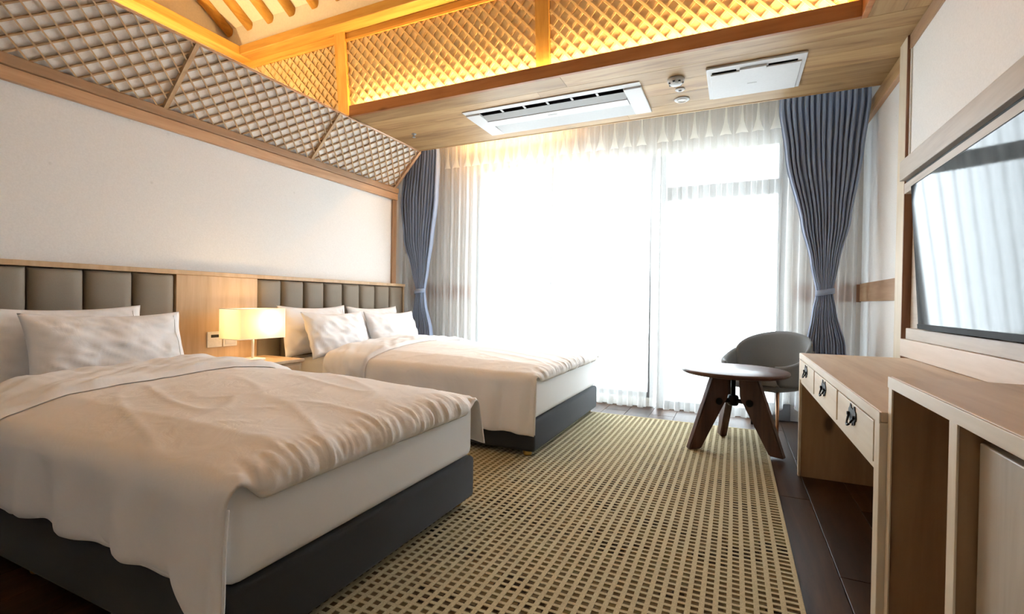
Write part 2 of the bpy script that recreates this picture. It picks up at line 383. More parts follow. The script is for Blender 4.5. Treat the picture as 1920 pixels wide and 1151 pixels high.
# ---- ceiling: wooden soffit with tray
ce = struct('ceiling', B(-3.06, XR, YF + .13, YP, ZS + .02, ZS + .05), M['soffX'])
yy = YF + .03
seams = [YF + .03, 3.38, 3.58, 3.79, 4.0, YP]
for a, b in zip(seams, seams[1:]):
    brk = random.uniform(-1.6, -.2)
    for xa, xb in ((-3.06, brk), (brk, XR)): obj('soffit_plank', B(xa + .0007, xb - .0007, a + .0007, b - .0007, ZS, ZS + .019, .001, 1), M['soffX'], ce)
obj('pocket_edge', B(-3.10, .93, YP + .0005, YP + .018, ZS - .003, 2.70), M['soffX'], ce)
obj('pocket_top', B(-3.75, 1.1, YP + .02, 4.98, 2.851, 2.88), M['plaster'], ce)
obj('pocket_back', B(-3.75, 1.1, YP - .02, YP - .001, 2.70, 2.86), M['plaster'], ce)
for a, b in ((.63, .785), (.785, XR)):
    for y0, y1 in ((-.35, 1.4), (1.4, YF + .029)): obj('soffit_plank', B(a + .0007, b - .0007, y0 + .0007, y1 - .0007, ZS, ZS + .019, .001, 1), M['soffY'], ce)
obj('rear_soffit', B(-3.42, XR, YB, -.351, ZS, ZS + .03), M['soffX'], ce)
fa = struct('trim_8', B(-3.06, .60, YF, YF + .03, ZS - .002, 2.675, .002), M['beam']); fa['label'] = 'reddish brown wooden fascia along the ceiling tray'
obj('side_fascia', B(.601, .63, -.35, YF + .03, ZS - .002, 2.675, .002), M['beam'], fa)
obj('rear_fascia', B(-3.06, .60, -.38, -.351, ZS - .002, 2.675, .002), M['beam'], fa)
# cove floor behind the fascia
obj('cove_floor', B(-3.06, .9, YF + .03, YF + .13, ZS + .0205, ZS + .03), M['cream_wood'], fa)
# attic walls of the tray
YL0, LEAN = 3.30, .10
at = struct('wall_tray', B(-4.75, 1.1, 3.36, 3.46, ZS + .051, 4.0), M['plaster'])
obj('ledge', B(-4.75, -3.10, YB, 3.29, 2.555, 2.575), M['plaster'], at)
obj('side', B(-4.85, -4.751, YB, 3.46, 2.6, 5.4), M['plaster'], at)
obj('side', B(.95, 1.1, YB, 3.359, 2.851, 5.4), M['plaster'], at)
obj('side', B(.78, .949, YB, 3.359, 2.62, 5.4), M['plaster'], at)
obj('rear', B(-4.75, .78, YB - .1, YB, 2.621, 3.7), M['plaster'], at)
# roof: upright plaster frieze, then slope rising towards the ridge
yq, zq = 3.14, 3.615; SL = math.radians(32)
obj('frieze', B(-4.75, .78, yq, yq + .06, 3.40, 3.70), M['plaster'], at)
def roofpt(s, up): return (yq - s * math.cos(SL) - up * math.sin(SL) * 0, zq + s * math.sin(SL) + up)
bm = nb(); ridge = 2.5
prism(bm, [(0, .03), (ridge, .03), (ridge, .13), (0, .13)], lambda p: (-4.75, roofpt(p[0], p[1])[0], roofpt(p[0], p[1])[1]), lambda p: (.78, roofpt(p[0], p[1])[0], roofpt(p[0], p[1])[1]))
rf = struct('ceiling_slope', bm, M['plaster'])
yr, zr_ = roofpt(ridge, .03)
bm = nb(); prism(bm, [(yr, zr_), (YB, 3.66), (YB, 3.76), (yr, zr_ + .1)], lambda p: (-4.75, p[0], p[1]), lambda p: (.78, p[0], p[1])); obj('rear_slope', bm, M['plaster'], rf)
ORD = ['first', 'second', 'third', 'fourth', 'fifth', 'sixth', 'seventh', 'eighth', 'ninth', 'tenth', 'eleventh', 'twelfth', 'thirteenth', 'fourteenth', 'fifteenth', 'sixteenth', 'seventeenth', 'eighteenth', 'nineteenth']
for i in range(18):
    xx = -4.575 + i * .285
    if xx > .7: break
    r = thing('roof_rafter', 'round pine rafter under cream ceiling slope, %s from the bed wall side' % ORD[i], 'rafter', (xx, yq, zq), group='round pine rafters of the ceiling')
    p0 = roofpt(-.02, .005); p1 = roofpt(ridge - .03, .005)
    bm = tube(nb(), [(xx, p0[0], p0[1]), (xx, p1[0], p1[1])], [.047, .052], 14); obj('rafter_log', bm, M['pineY'], r, True)
# ring beam
rb = struct('trim_9', B(-4.36, .78, 3.088, 3.24, 3.335, 3.42, .006), M['pineX']); rb['label'] = 'orange pine beam above the lit lattice'
ra = struct('trim_10', B(-4.52, -4.361, YB, 3.24, 3.335, 3.42, .006), M['pineY']); ra['label'] = 'orange pine beam above the bed wall lattice'
obj('beam_side', B(-4.75, -4.53, YB, 3.24, 3.36, 3.40), M['pineY'], ra)
obj('side_frieze', B(-4.74, -4.63, YB, 3.139, 3.421, 5.2), M['plaster'], at)

# ---- lattices
def clip(p, d, u0, u1, v0, v1):
    t0, t1 = -1e9, 1e9
    for k, (lo, hi) in enumerate(((u0, u1), (v0, v1))):
        if abs(d[k]) < 1e-9: continue
        a, b = (lo - p[k]) / d[k], (hi - p[k]) / d[k]
        if a > b: a, b = b, a
        t0, t1 = max(t0, a), min(t1, b)
    return (t0, t1) if t1 - t0 > .02 else None
def lattice(parent, origin, U, V, u0, u1, v0, v1, diag, w, dep, mat, asp=1.0):
    """diagonal slats; U,V span the panel, normal = toward the room"""
    U = Vector(U).normalized(); V = Vector(V).normalized(); Nn = U.cross(V).normalized(); O = Vector(origin)
    for fam, sg in ((0, 1), (1, -1)):
        q = math.hypot(1, asp); d = (1 / q, sg * asp / q); n = int((u1 - u0 + (v1 - v0) / asp) / diag) + 3
        for i in range(-2, n):
            c = u0 - ((v1 - v0) / asp if sg > 0 else 0) + i * diag
            p = (c, v0)
            cc = clip(p, d, u0, u1, v0, v1)
            if not cc: continue
            a = (p[0] + d[0] * cc[0], p[1] + d[1] * cc[0]); b = (p[0] + d[0] * cc[1], p[1] + d[1] * cc[1])
            off = dep * (fam * .55)
            A = O + U * a[0] + V * a[1] + Nn * off; Bp = O + U * b[0] + V * b[1] + Nn * off
            D = (Bp - A).normalized(); Wd = Nn.cross(D)
            L = (Bp - A).length
            bm = nb(); box(bm, 0, L, -w / 2, w / 2, 0, dep)
            mt = Matrix((( D.x, Wd.x, Nn.x, A.x), (D.y, Wd.y, Nn.y, A.y), (D.z, Wd.z, Nn.z, A.z), (0, 0, 0, 1)))
            me = bpy.data.meshes.new('slat'); bm.to_mesh(me); bm.free(); me.materials.append(mat)
            o = bpy.data.objects.new('slat', me); COL.objects.link(o); o.parent = parent
            mt.translation -= parent.location; o.matrix_local = mt
# bed wall lattice: sloped panel
A0 = Vector((-3.40, 0, 2.225)); A1 = Vector((-3.06, 0, 2.585)); V = (A1 - A0); H = V.length; Vn = V.normalized(); Nl = Vector((0, 1, 0)).cross(Vn) * -1
if Nl.x < 0: Nl = -Nl
def sloped(y0, y1, v0, v1, n0, n1, bev=0):
    bm = nb()
    pts = [(v0, n0), (v1, n0), (v1, n1), (v0, n1)]
    f = lambda yv: (lambda p: tuple(A0 + Vn * p[0] + Nl * p[1] + Vector((0, yv, 0))))
    return prism(bm, pts, f(y0), f(y1))
lp = thing('lattice_panel', 'sloping diagonal wooden lattice over white backing above the bed wall', 'lattice', (-3.40, 2.0, 2.225))
obj('backing', sloped(YB, YP, 0, H, -.012, -.003), M['hanji'], lp)
bays = [(-.50, .69), (.69, 1.885), (1.885, 3.075), (3.075, YP)]
for a, b in bays:
    lattice(lp, A0, (0, 1, 0), Vn, a + .014, b - .014, .009, H - .011, .1035, .0085, .012, M['lat'], .93)
for yv in (.69, 1.885, 3.075): obj('divider', sloped(yv - .013, yv + .013, 0, H, -.002, .026), M['lat'], lp)
obj('end_strip', sloped(YP - .014, YP + .002, 0, H, -.002, .026), M['sillY'], lp)
obj('top_strip', sloped(-.5, YP, H - .010, H - .001, -.012, .020), M['sillY'], lp)
obj('bottom_strip', sloped(-.5, YP, -.006, .008, -.012, .022), M['sillY'], lp)
bm = prism(nb(), [(-3.76, 2.2105), (-3.415, 2.2255), (-3.085, 2.578), (-3.085, 2.86), (-3.76, 2.86)], lambda p: (p[0], 4.2025, p[1]), lambda p: (p[0], 4.2695, p[1]))
obj('pocket_light_stop', bm, M['sillY'], wl)  # panel added to keep sky light from leaking into the curtain pocket
obj('cavity_light_stop', B(-3.78, -3.751, YB, 4.27, 2.2105, 2.554), M['plaster'], wl)  # unseen board added to shut sky light out behind the lattice
# lit tray lattice
tl = thing('lattice_panel', 'upright diagonal wooden lattice lit warm yellow from below in the ceiling tray', 'lattice', (-1.5, YL0, 2.66))
Vt = Vector((0, -LEAN, 1)).normalized(); O2 = Vector((0, YL0, 2.60)); HT = .665
def leaned(x0, x1, v0, v1, n0, n1):
    Nt = Vector((0, -1, -LEAN)).normalized(); bm = nb()
    f = lambda xv: (lambda p: tuple(O2 + Vt * p[0] + Nt * p[1] + Vector((xv, 0, 0))))
    return prism(bm, [(v0, n0), (v1, n0), (v1, n1), (v0, n1)], f(x0), f(x1))
obj('backing', leaned(-4.75, .778, .0, .78, -.02, -.001), M['cream_wood'], tl)
px = [(-4.75, -4.70), (-3.255, -3.14), (-1.345, -1.242), (.55, .66)]
for (a0, a1), (b0, b1) in zip(px, px[1:]):
    lattice(tl, O2, (1, 0, 0), Vt, a1 + .002, b0 - .002, .0, HT, .092, .016, .009, M['latX'], 1.08)
    obj('top_bead', leaned(a1, b0, HT, HT + .018, 0, .022), M['pineX'], tl)
    obj('top_rail', leaned(a1, b0, HT + .019, HT + .085, 0, .008), M['pineX'], tl)
for a0, a1 in px[1:]: obj('lattice_post', leaned(a0, a1, 0, HT + .085, 0, .035), M['pineZ'], tl)
# led strips (tray, bed wall side, curtain pocket)
def led(label, bm, mat, loc, diff):
    t = thing('led_strip', label, 'light', loc); obj('diffuser', bm, mat, t); obj('channel', diff, M['greyp'], t)
led('warm led strip hidden behind the fascia below the lit lattice', B(-3.0, .55, 3.222, 3.244, 2.628, 2.634), M['led'], (-1, 3.23, 2.62), B(-3.0, .55, 3.216, 3.25, 2.6165, 2.6275))
led('warm led strip hidden behind the top of the sloping lattice', B(-3.92, -3.90, -.3, 3.0, 2.588, 2.594), M['led'], (-3.91, 1, 2.575), B(-3.926, -3.894, -.3, 3.0, 2.5755, 2.5875))
led('warm led strip in the curtain pocket near the bed wall', B(-2.72, -1.7, 4.50, 4.515, 2.828, 2.834), M['led2'], (-2.5, 4.5, 2.82), B(-2.72, -1.7, 4.494, 4.521, 2.8345, 2.8505))

# ================================================================== CEILING FIXTURES
z = ZS - .001
ac = thing('air_conditioner', 'long white recessed air conditioner cassette in the wooden soffit', 'air conditioner', (-1.38, 3.78, z))
x0, x1, y0, y1 = -2.11, -.645, 3.49, 4.05
bm = nb()
# panel with curved outlet: profile across y extruded along x
prof = [(y0, z), (y0, z - .006), (y0 + .05, z - .006), (y0 + .065, z - .003), (y0 + .065, z)]
prism(bm, prof, lambda p: (x0, p[0], p[1]), lambda p: (x1, p[0], p[1]))
obj('front_rail', bm, M['whitep'], ac)
for xa, xb in ((x0, x0 + .13), (x1 - .13, x1)): obj('side_panel', B(xa, xb, y0 + .066, y1, z - .017, z, .004), M['whitep'], ac)
obj('grille_back', B(x0 + .13, x1 - .13, y0 + .066, y0 + .145, z - .0015, z), M['void'], ac)
nseg = 6; xs = [x0 + .13 + (x1 - x0 - .26) * i / nseg for i in range(nseg + 1)]
for q in xs[1:-1]: obj('grille_bar', B(q - .008, q + .008, y0 + .067, y0 + .115, z - .006, z - .002), M['whitep'], ac)
bm = nb(); prism(bm, [(y0 + .125, z - .004), (y0 + .21, z - .022), (y0 + .215, z - .004)], lambda p: (x0 + .131, p[0], p[1]), lambda p: (x1 - .131, p[0], p[1])); obj('louver', bm, M['greyp'], ac)
bm = nb(); prism(bm, [(y0 + .216, z), (y0 + .216, z - .026), (y0 + .33, z - .024), (y0 + .335, z)], lambda p: (x0 + .131, p[0], p[1]), lambda p: (x1 - .131, p[0], p[1])); obj('centre_panel', bm, M['whitep'], ac)
bm = nb(); prism(bm, [(y0 + .336, z), (y0 + .336, z - .006), (y1 - .03, z - .014), (y1, z - .014), (y1, z)], lambda p: (x0 + .131, p[0], p[1]), lambda p: (x1 - .131, p[0], p[1])); obj('outlet_panel', bm, M['greyp'], ac)
obj('badge', B(-1.44, -1.36, y0 + .265, y0 + .28, z - .0268, z - .0255), M['greyp'], ac)

er = thing('ventilation_panel', 'square white ventilation panel with dark slots in the wooden soffit', 'vent', (.09, 3.74, z))
obj('cover_frame', B(-.205, .385, 3.47, 3.985, z - .014, z, .005), M['whitep'], er)
obj('cover', B(-.18, .36, 3.555, 3.965, z - .024, z - .0142, .004), M['whitep'], er)
for a, b in ((-.17, -.02), (.17, .335)): obj('slot', B(a, b, 3.532, 3.553, z - .0165, z - .0141), M['void'], er)
obj('latch', B(0, .16, 3.525, 3.575, z - .028, z - .0141, .004), M['whitep'], er)
obj('badge', B(.05, .11, 3.76, 3.77, z - .0252, z - .0238), M['greyp'], er)

def disc(name, label, x, y, prof, mat=M['whitep'], group=None):
    t = thing(name, label, 'detector', (x, y, z), group=group)
    obj('housing', lathe(nb(), [(r, h) for r, h in prof], (x, y, z), 28), mat, t, True)
    return t
s = disc('smoke_detector', 'domed white smoke detector with dark slots, largest of three discs on the soffit', -.405, 3.56, [(.058, 0), (.058, -.014), (.05, -.022), (.04, -.036), (.018, -.042), (0, -.042)])
for k in range(7):
    a = 2 * PI * k / 7; c = Vector((-.405 + .0435 * math.cos(a), 3.56 + .0435 * math.sin(a), z - .0305)); obj('slot', B(c.x - .008, c.x + .008, c.y - .008, c.y + .008, c.z - .005, c.z + .005, .002), M['black'], s)
s = disc('ceiling_sensor', 'smallest white disc with dark centre between two larger discs on the soffit', -.395, 3.735, [(.034, 0), (.034, -.005), (.026, -.010), (0, -.010)])
obj('lens', lathe(nb(), [(.012, -.0102), (.010, -.016), (0, -.017)], (-.395, 3.735, z), 14), M['greyp'], s, True)
s = disc('ceiling_speaker', 'flat white round cover nearest the sheer curtain on the soffit', -.40, 3.925, [(.056, 0), (.056, -.004), (.050, -.009), (0, -.011)])
obj('inner_ring', lathe(nb(), [(.038, -.0100), (.038, -.0135), (.030, -.0135), (.030, -.0105)], (-.40, 3.925, z), 24), M['ivory'], s, True)
s = disc('sprinkler', 'small chrome sprinkler head on soffit beside the sloping lattice', -2.80, 3.76, [(.022, 0), (.022, -.004), (.010, -.008), (.007, -.03), (.016, -.032), (.016, -.034), (0, -.035)], M['greyp'])

# ================================================================== HEADBOARD WALL
hb = thing('headboard', 'long oak headboard panel with two taupe padded sections behind both beds', 'headboard', (XL + .02, 2.2, 0))
obj('back_panel', B(XL + .0005, -3.405, .10, 4.37, .05, 1.15, .002), M['headwood'], hb)
obj('middle_panel', B(-3.4045, -3.362, 1.952, 2.548, .05, 1.15, .002), M['headwood'], hb)
obj('cap', B(XL + .0005, -3.352, .10, 4.375, 1.1505, 1.18, .003), M['headwood'], hb)
obj('end_panel', B(-3.4045, -3.362, 4.355, 4.372, .05, 1.15, .002), M['headwood'], hb)
def channel(y0, y1):
    bm = nb()
    # vertical padded channel: rounded across y, rounded at the top
    def fo(u, v):
        a = (u - .5) * 2; t = max(0, 1 - abs(a) ** 4) ** .5
        b = abs(v - .5) * 2; tz = max(0, 1 - max(0, (b - .94) / .06) ** 2) ** .5
        return (-3.395 + .042 * t * tz + .001, y0 + .003 + (y1 - y0 - .006) * u, .30 + .849 * v)
    uu = [0, .01, .03, .07, .14, .25, .4, .6, .75, .86, .93, .97, .99, 1]; vv = [0, .01, .03, .1, .5, .9, .97, .985, .995, 1]
    g = [[bm.verts.new(fo(u, v)) for v in vv] for u in uu]
    for i in range(len(uu) - 1):
        for j in range(len(vv) - 1): bm.faces.new((g[i][j], g[i + 1][j], g[i + 1][j + 1], g[i][j + 1]))
    per = [g[i][0] for i in range(len(uu))] + [g[-1][j] for j in range(1, len(vv))] + [g[i][-1] for i in range(len(uu) - 2, -1, -1)] + [g[0][j] for j in range(len(vv) - 2, 0, -1)]
    low = [bm.verts.new((-3.404, v.co.y, v.co.z)) for v in per]; n = len(per)
    for i in range(n): bm.faces.new((per[i], low[i], low[(i + 1) % n], per[(i + 1) % n]))
    bm.faces.new(low); bmesh.ops.recalc_face_normals(bm, faces=bm.faces)
    return bm
ys = [1.95 - .2445 * i for i in range(8)][::-1]
for a, b in zip(ys, ys[1:]): obj('padded_channel', channel(a, b), M['leather'], hb, True)
ys = [2.55 + (4.354 - 2.55) / 8 * i for i in range(9)]
for a, b in zip(ys, ys[1:]): obj('padded_channel', channel(a, b), M['leather'], hb, True)
sp = thing('light_switch', 'white switch plate with dark display on the oak headboard panel', 'switch', (-3.36, 2.21, .70))
obj('plate', B(-3.3615, -3.351, 2.155, 2.262, .645, .757, .003), M['ivory'], sp); obj('display', B(-3.3505, -3.349, 2.18, 2.245, .715, .735), M['black'], sp)
sp = thing('wall_socket', 'plain white socket plate half hidden below the lamp shade', 'socket', (-3.36, 2.325, .70))
obj('plate', B(-3.3615, -3.351, 2.27, 2.377, .645, .755, .003), M['ivory'], sp); obj('insert', B(-3.3505, -3.3485, 2.285, 2.362, .66, .74, .002), M['whitep'], sp)

# nightstand and lamp
ns = thing('nightstand', 'pale oak nightstand standing between the two beds', 'nightstand', (-3.12, 2.36, 0))
obj('body', B(-3.345, -2.92, 2.15, 2.58, .06, .53, .004), M['headwood'], ns)
obj('top', B(-3.35, -2.905, 2.14, 2.60, .5305, .555, .006), M['headwood'], ns)
dr = obj('drawer', B(-2.9195, -2.905, 2.165, 2.565, .33, .515, .003), M['headwood'], ns); obj('knob', lathe(nb(), [(.012, 0), (.012, .02), (0, .02)], (-2.89, 2.365, .41), 12), M['iron'], dr)
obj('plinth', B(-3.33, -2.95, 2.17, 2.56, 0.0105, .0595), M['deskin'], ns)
lm = thing('table_lamp', 'lit rectangular cream shade lamp on the nightstand', 'lamp', (-3.11, 2.325, .555))
bm = nb(); box(bm, -3.17, -3.05, 2.265, 2.385, .556, .572, .004); obj('base', bm, M['ivory'], lm)
obj('pole', tube(nb(), [(-3.11, 2.325, .572), (-3.11, 2.325, .80)], .0085, 12), M['ivory'], lm, True)
m, t, b = nt('lamp_shade_linen'); t.nodes.remove(b); tl_ = N(t, 'ShaderNodeBsdfTranslucent'); tl_.inputs[0].default_value = (.95, .84, .62, 1); df = N(t, 'ShaderNodeBsdfDiffuse'); df.inputs[0].default_value = (.85, .78, .62, 1)
mx = N(t, 'ShaderNodeMixShader'); mx.inputs[0].default_value = .6; t.links.new(df.outputs[0], mx.inputs[1]); t.links.new(tl_.outputs[0], mx.inputs[2]); t.links.new(mx.outputs[0], t.nodes['Material Output'].inputs[0])
shade_m = m
def rrect(x0, x1, y0, y1, r, n=5):
    pts = []
    for cx, cy, a0 in ((x1 - r, y1 - r, 0), (x0 + r, y1 - r, PI / 2), (x0 + r, y0 + r, PI), (x1 - r, y0 + r, 1.5 * PI)):
        for k in range(n + 1): a = a0 + PI / 2 * k / n; pts.append((cx + r * math.cos(a), cy + r * math.sin(a)))
    return pts
bm = nb(); P = rrect(-3.215, -3.0, 2.137, 2.513, .02); n = len(P)
a = [bm.verts.new((x, y, .715)) for x, y in P]; c = [bm.verts.new((x, y, .925)) for x, y in P]
for i in range(n): bm.faces.new((a[i], a[(i + 1) % n], c[(i + 1) % n], c[i]))
sh = obj('shade', bm, shade_m, lm, True)
for zz in (.715, .9215):
    bm = nb(); Q = rrect(-3.2165, -2.9985, 2.1355, 2.5145, .0215); Q2 = rrect(-3.2135, -3.0015, 2.1385, 2.5115, .0185)
    vv = [[bm.verts.new((x, y, zz + dz)) for x, y in poly] for poly, dz in ((Q, 0), (Q, .004), (Q2, .004), (Q2, 0))]
    for k in range(4):
        for i in range(n): bm.faces.new((vv[k][i], vv[k][(i + 1) % n], vv[(k + 1) % 4][(i + 1) % n], vv[(k + 1) % 4][i]))
    obj('shade_rim', bm, M['ivory'], sh)
bulb_m = emit('lamp_bulb', (1, .72, .38), 14.0)
obj('bulb', lathe(nb(), [(.0, -.005), (.014, 0), (.016, .03), (.03, .06), (.03, .075), (.018, .098), (0, .104)], (-3.11, 2.325, .785), 16), bulb_m, lm, True)
pl = bpy.data.lights.new('lamp_glow', 'POINT'); pl.energy = 3.0; pl.color = (1, .66, .32); pl.shadow_soft_size = .035
po = bpy.data.objects.new('lamp_glow', pl); COL.objects.link(po); po.parent = lm; po.location = (.055, .06, .275)

# ================================================================== BEDS
def bed(label, y0, y1, xf, xh=-3.345):
    b = thing('bed', label, 'bed', ((xf + xh) / 2, (y0 + y1) / 2, 0))
    obj('base', B(xh, xf, y0, y1, .045, .245, .02, 3), M['charcoal'], b, True)
    bm = nb(); box(bm, xh + .005, xf - .004, y0 + .006, y1 - .006, .246, .525, .045, 5); obj('mattress', bm, M['mattress'], b, True)
    for xx in (xf - .07, (xf + xh) / 2, xh + .1):
        for yv in (y0 + .06, y1 - .06): obj('leg', lathe(nb(), [(.028, 0.0115), (.03, .02), (.03, .0445)], (xx, yv, 0), 14), M['brass'], b, True)
    return b
bed('near bed with white mattress and charcoal base closest to the camera', .79, 2.06, -1.145)
bed('far bed with white mattress and charcoal base beside the windows', 2.81, 4.33, -1.135)

def duvet(label, y0, y1, xf, xh0, xh1, zt, hang_n, hang_f, seed, T0=.055, fold=.34, tail=.14, D=.09):
    """y0,y1 mattress sides; xf foot edge; xh0/xh1 head edge of the turned-down fold at near / far side"""
    W = y1 - y0; R = .05
    Ltot = hang_n + W + hang_f
    def path(s):
        # s measured from the near top edge; returns y,z and outward normal (y,z)
        if s < 0:
            q = -s
            if q < R * PI / 2:
                a = q / R; return y0 + R - R * math.sin(a) - .012, zt - R + R * math.cos(a), -math.sin(a), math.cos(a)
            q -= R * PI / 2; return y0 - .012 - .10 * q * q - .01 * q, zt - R - q, -1, .08
        if s > W:
            q = s - W
            if q < R * PI / 2:
                a = q / R; return y1 - R + R * math.sin(a) + .012, zt - R + R * math.cos(a), math.sin(a), math.cos(a)
            q -= R * PI / 2; return y1 + .012 + .30 * q, zt - R - q, 1, .08
        t = s / W
        yy = (y0 + R - .012) + (W - 2 * R + .024) * t
        return yy, zt, 0, 1
    NU, NV = 150, 170
    def xhead(s): return xh0 + (xh1 - xh0) * min(1, max(0, s / W))
    RF = .045
    def P(u, v, inner):
        hn = hang_n * (1 + .10 * nz(u * 5, 3.1, seed) + .05 * nz(u * 14, 1.1, seed)) + ss(.84, 1.0, u) * tail
        hf = hang_f * (1 + .15 * nz(u * 4, 9.1, seed))
        s = -hn + (hn + W + hf) * v
        top = min(1, max(0, min(s, W - s) / .2 + .2))
        xs = xhead(s); Lx = xf - RF - xs; l = u * (Lx + D); over = max(0, l - Lx); x = xs + min(l, Lx)
        yy, zz, ny, nz_ = path(s)
        # the foot end rolls over the mattress edge; on the hanging sides it simply runs on
        kf = ss(-.03, .07, s) * ss(-.03, .07, W - s)
        a = min(over / RF, PI / 2)
        dx = RF * math.sin(a) * kf + (1 - kf) * over * .62; dz = -(RF * (1 - math.cos(a)) + max(0, over - RF * PI / 2)) * kf
        nx, nzz = math.sin(a) * kf, nz_ * (1 - kf) + kf * max(0, math.cos(a))
        ef = rnd_((Lx + D - l) / .045); eh = rnd_(u / .05)
        es = rnd_((1 - abs(2 * v - 1)) / .05)
        e = min(ef, eh, es)
        hang = max(0, -s - R, s - W - R)
        wv = .016 * nz(x * 1.6, yy * 1.9, seed) + .010 * nz(x * 1.3 + yy * 2.2, yy * 1.1 - x * .8, seed + 5)
        rid = 1 - abs(nz(x * 1.5 + yy * 4.5, yy * 1.0 - x * 1.0, seed + 9)) * 2
        rid2 = 1 - abs(nz(x * 6.5 - yy * 3.0, yy * 4.0 + x * 2.0, seed + 13)) * 2
        wv += .006 * max(0, rid) ** 4 * ss(.1, .6, .5 + nz(x * 1.2, yy * 1.2, seed + 30)) + .003 * max(0, rid2) ** 3
        f1 = ss(Lx - .05, Lx + .03, l)
        pk = f1 * (.006 * nz(yy * 20, 2.2, seed) + .008 * nz(yy * 46, 7.7 + l * 9, seed) + .007 * nz(yy * 95, l * 30, seed))
        pk += ss(Lx - .18, Lx, l) * .004 * nz(yy * 11, x * 6, seed + 3)
        fold_s = .018 * min(1, hang / .15) * (math.sin(x * 21 + seed + 2 * nz(x * 3, 0, seed)) + .6 * nz(x * 16, zz * 3, seed))
        T = T0 * (.35 + .65 * top) * (1 - .35 * min(1, hang / .1)) * (1 - .45 * ss(Lx - .1, Lx + .06, l))
        off = max(.006, T + wv * (1 if hang == 0 else .4) + pk) * e + fold_s
        crown = .05 * math.sin(PI * min(1, max(0, s / W))) ** .8 * (1 - .85 * ss(.3, 1, u)) if 0 < s < W else 0
        if inner:
            return (x + dx, yy + ny * min(0, fold_s * .5), zz + dz + (.002 if hang == 0 else 0))
        return (x + dx + nx * off + .005 * nz(yy * 9, x * 3, seed) * f1, yy + ny * off * (1 - .3 * kf * f1), zz + dz + nzz * off + crown * e)
    t = thing('duvet', label, 'duvet', ((xf + xh0) / 2, (y0 + y1) / 2, zt))
    bm = slab(nb(), NU, NV, lambda u, v: P(u, v, False), lambda u, v: P(u, v, True))
    obj('cover', bm, M['duvet'], t, True)
    bm = nb(); tube(bm, [Vector(P(1, k / 400, False)) + Vector((.004, 0, 0)) for k in range(2, 72)], .004, 6); obj('hem', bm, M['white'], t, True)
    # turned-down band at the head
    def F(u, v, inner):
        s = -.8 * hang_n + (W + .8 * hang_n + .5 * hang_f) * v
        xs = xhead(s); xe = xs + fold * (1 + .12 * nz(s * 2.2, 4, seed)) * (1.0 if s < W else .9)
        x = xs - .03 + (xe - xs + .03) * u
        uu = (x - xs) / (xf - xs + D - RF)
        vv = (s + hang_n) / Ltot
        base = Vector(P(max(0.06, uu), min(.985, max(.015, vv)), False))
        yy, zz, ny, nz_ = path(s)
        e = max(0, min(1, (1 - abs(2 * u - 1)) / .16)); e = rnd_(e)
        e *= min(1, (1 - abs(2 * v - 1)) / .04)
        th = (.028 + .012 * nz(x * 9, s * 8, seed + 21) + .012 * nz(x * 16 + s * 9, s * 5, seed + 22)) * e
        o = .004 + (0 if inner else th)
        return (x, base.y + ny * o, base.z + nz_ * o)
    bm = slab(nb(), 34, 150, lambda u, v: F(u, v, False), lambda u, v: F(u, v, True))
    f = obj('turned_down_edge', bm, M['white'], t, True)
    return t
duvet('white duvet with turned down top draped over the near bed', .79, 2.06, -1.140, -2.82, -2.82, .527, .30, .26, 3.3, fold=.46)
duvet('white duvet with turned down top draped over the far bed', 2.81, 4.33, -1.125, -2.87, -2.84, .527, .385, .06, 8.1, fold=.40, tail=.02, D=.07)

def pillow(label, yc, xb, zb, w, h, lean, yaw, thick, seed, group):
    """bottom edge centre at (xb,yc,zb), leaning back by lean from vertical"""
    t = thing('pillow', label, 'pillow', (xb, yc, zb), group=group)
    a, b = w / 2, h / 2
    def f(u, v, sg):
        U, Vv = 2 * u - 1, 2 * v - 1
        px = a * U * (1 - .055 * (1 - Vv * Vv) * abs(U) ** 6 ) ; py = b * Vv * (1 - .09 * (1 - U * U) * abs(Vv) ** 6)
        d = ((1 - abs(U) ** 2.6) * (1 - abs(Vv) ** 2.4)) if abs(U) < 1 and abs(Vv) < 1 else 0
        th = thick / 2 * max(0, d) ** .62
        wr = .014 * nz(U * 2.3 + seed, Vv * 2.1, seed) + .006 * nz(U * 6 + seed, Vv * 5, seed) + .008 * (1 - abs(nz(U * 4 + Vv * 3, Vv * 2 - U, seed + 4)) * 2)
        edge = min(1, (1 - max(abs(U), abs(Vv))) / .12)
        th += wr * edge
        sag = -.02 * (1 - U * U) * Vv * .5
        return Vector((sg * th + .006 * nz(U * 3, Vv * 3, seed + 8), px, py + b + sag))
    mt = Matrix.Translation((xb, yc, zb)) @ Matrix.Rotation(yaw, 4, 'Z') @ Matrix.Rotation(-lean, 4, 'Y')
    n = 44
    bm = slab(nb(), n, n, lambda u, v: mt @ f(u, v, 1), lambda u, v: mt @ f(u, v, -1))
    bmesh.ops.remove_doubles(bm, verts=bm.verts, dist=.0004)
    bmesh.ops.recalc_face_normals(bm, faces=bm.faces)
    obj('pillow_case', bm, M['white'], t, True)
    # open hem flap seam
    bm = nb(); pts = [mt @ (f(.93, k / 12, 1) + Vector((.0015, 0, 0))) for k in range(1, 12)]
    tube(bm, pts, .0016, 6); obj('hem_seam', bm, M['white'], t, True)
    return t
L = math.radians
pillow('white pillow resting on padded headboard at the back of the near bed', 1.30, -3.16, .53, .78, .43, L(14), 0, .13, 1.7, 'pillows on the near bed')
pillow('white pillow in front on the near bed', 1.44, -2.965, .53, .72, .405, L(20), L(-3), .14, 4.2, 'pillows on the near bed')
pillow('white back pillow on the far bed, closest to the lamp', 3.0, -3.16, .53, .72, .43, L(14), 0, .13, 6.1, 'pillows on the far bed')
pillow('white back pillow on the far bed, closest to the windows', 3.74, -3.16, .53, .72, .42, L(14), 0, .13, 7.7, 'pillows on the far bed')
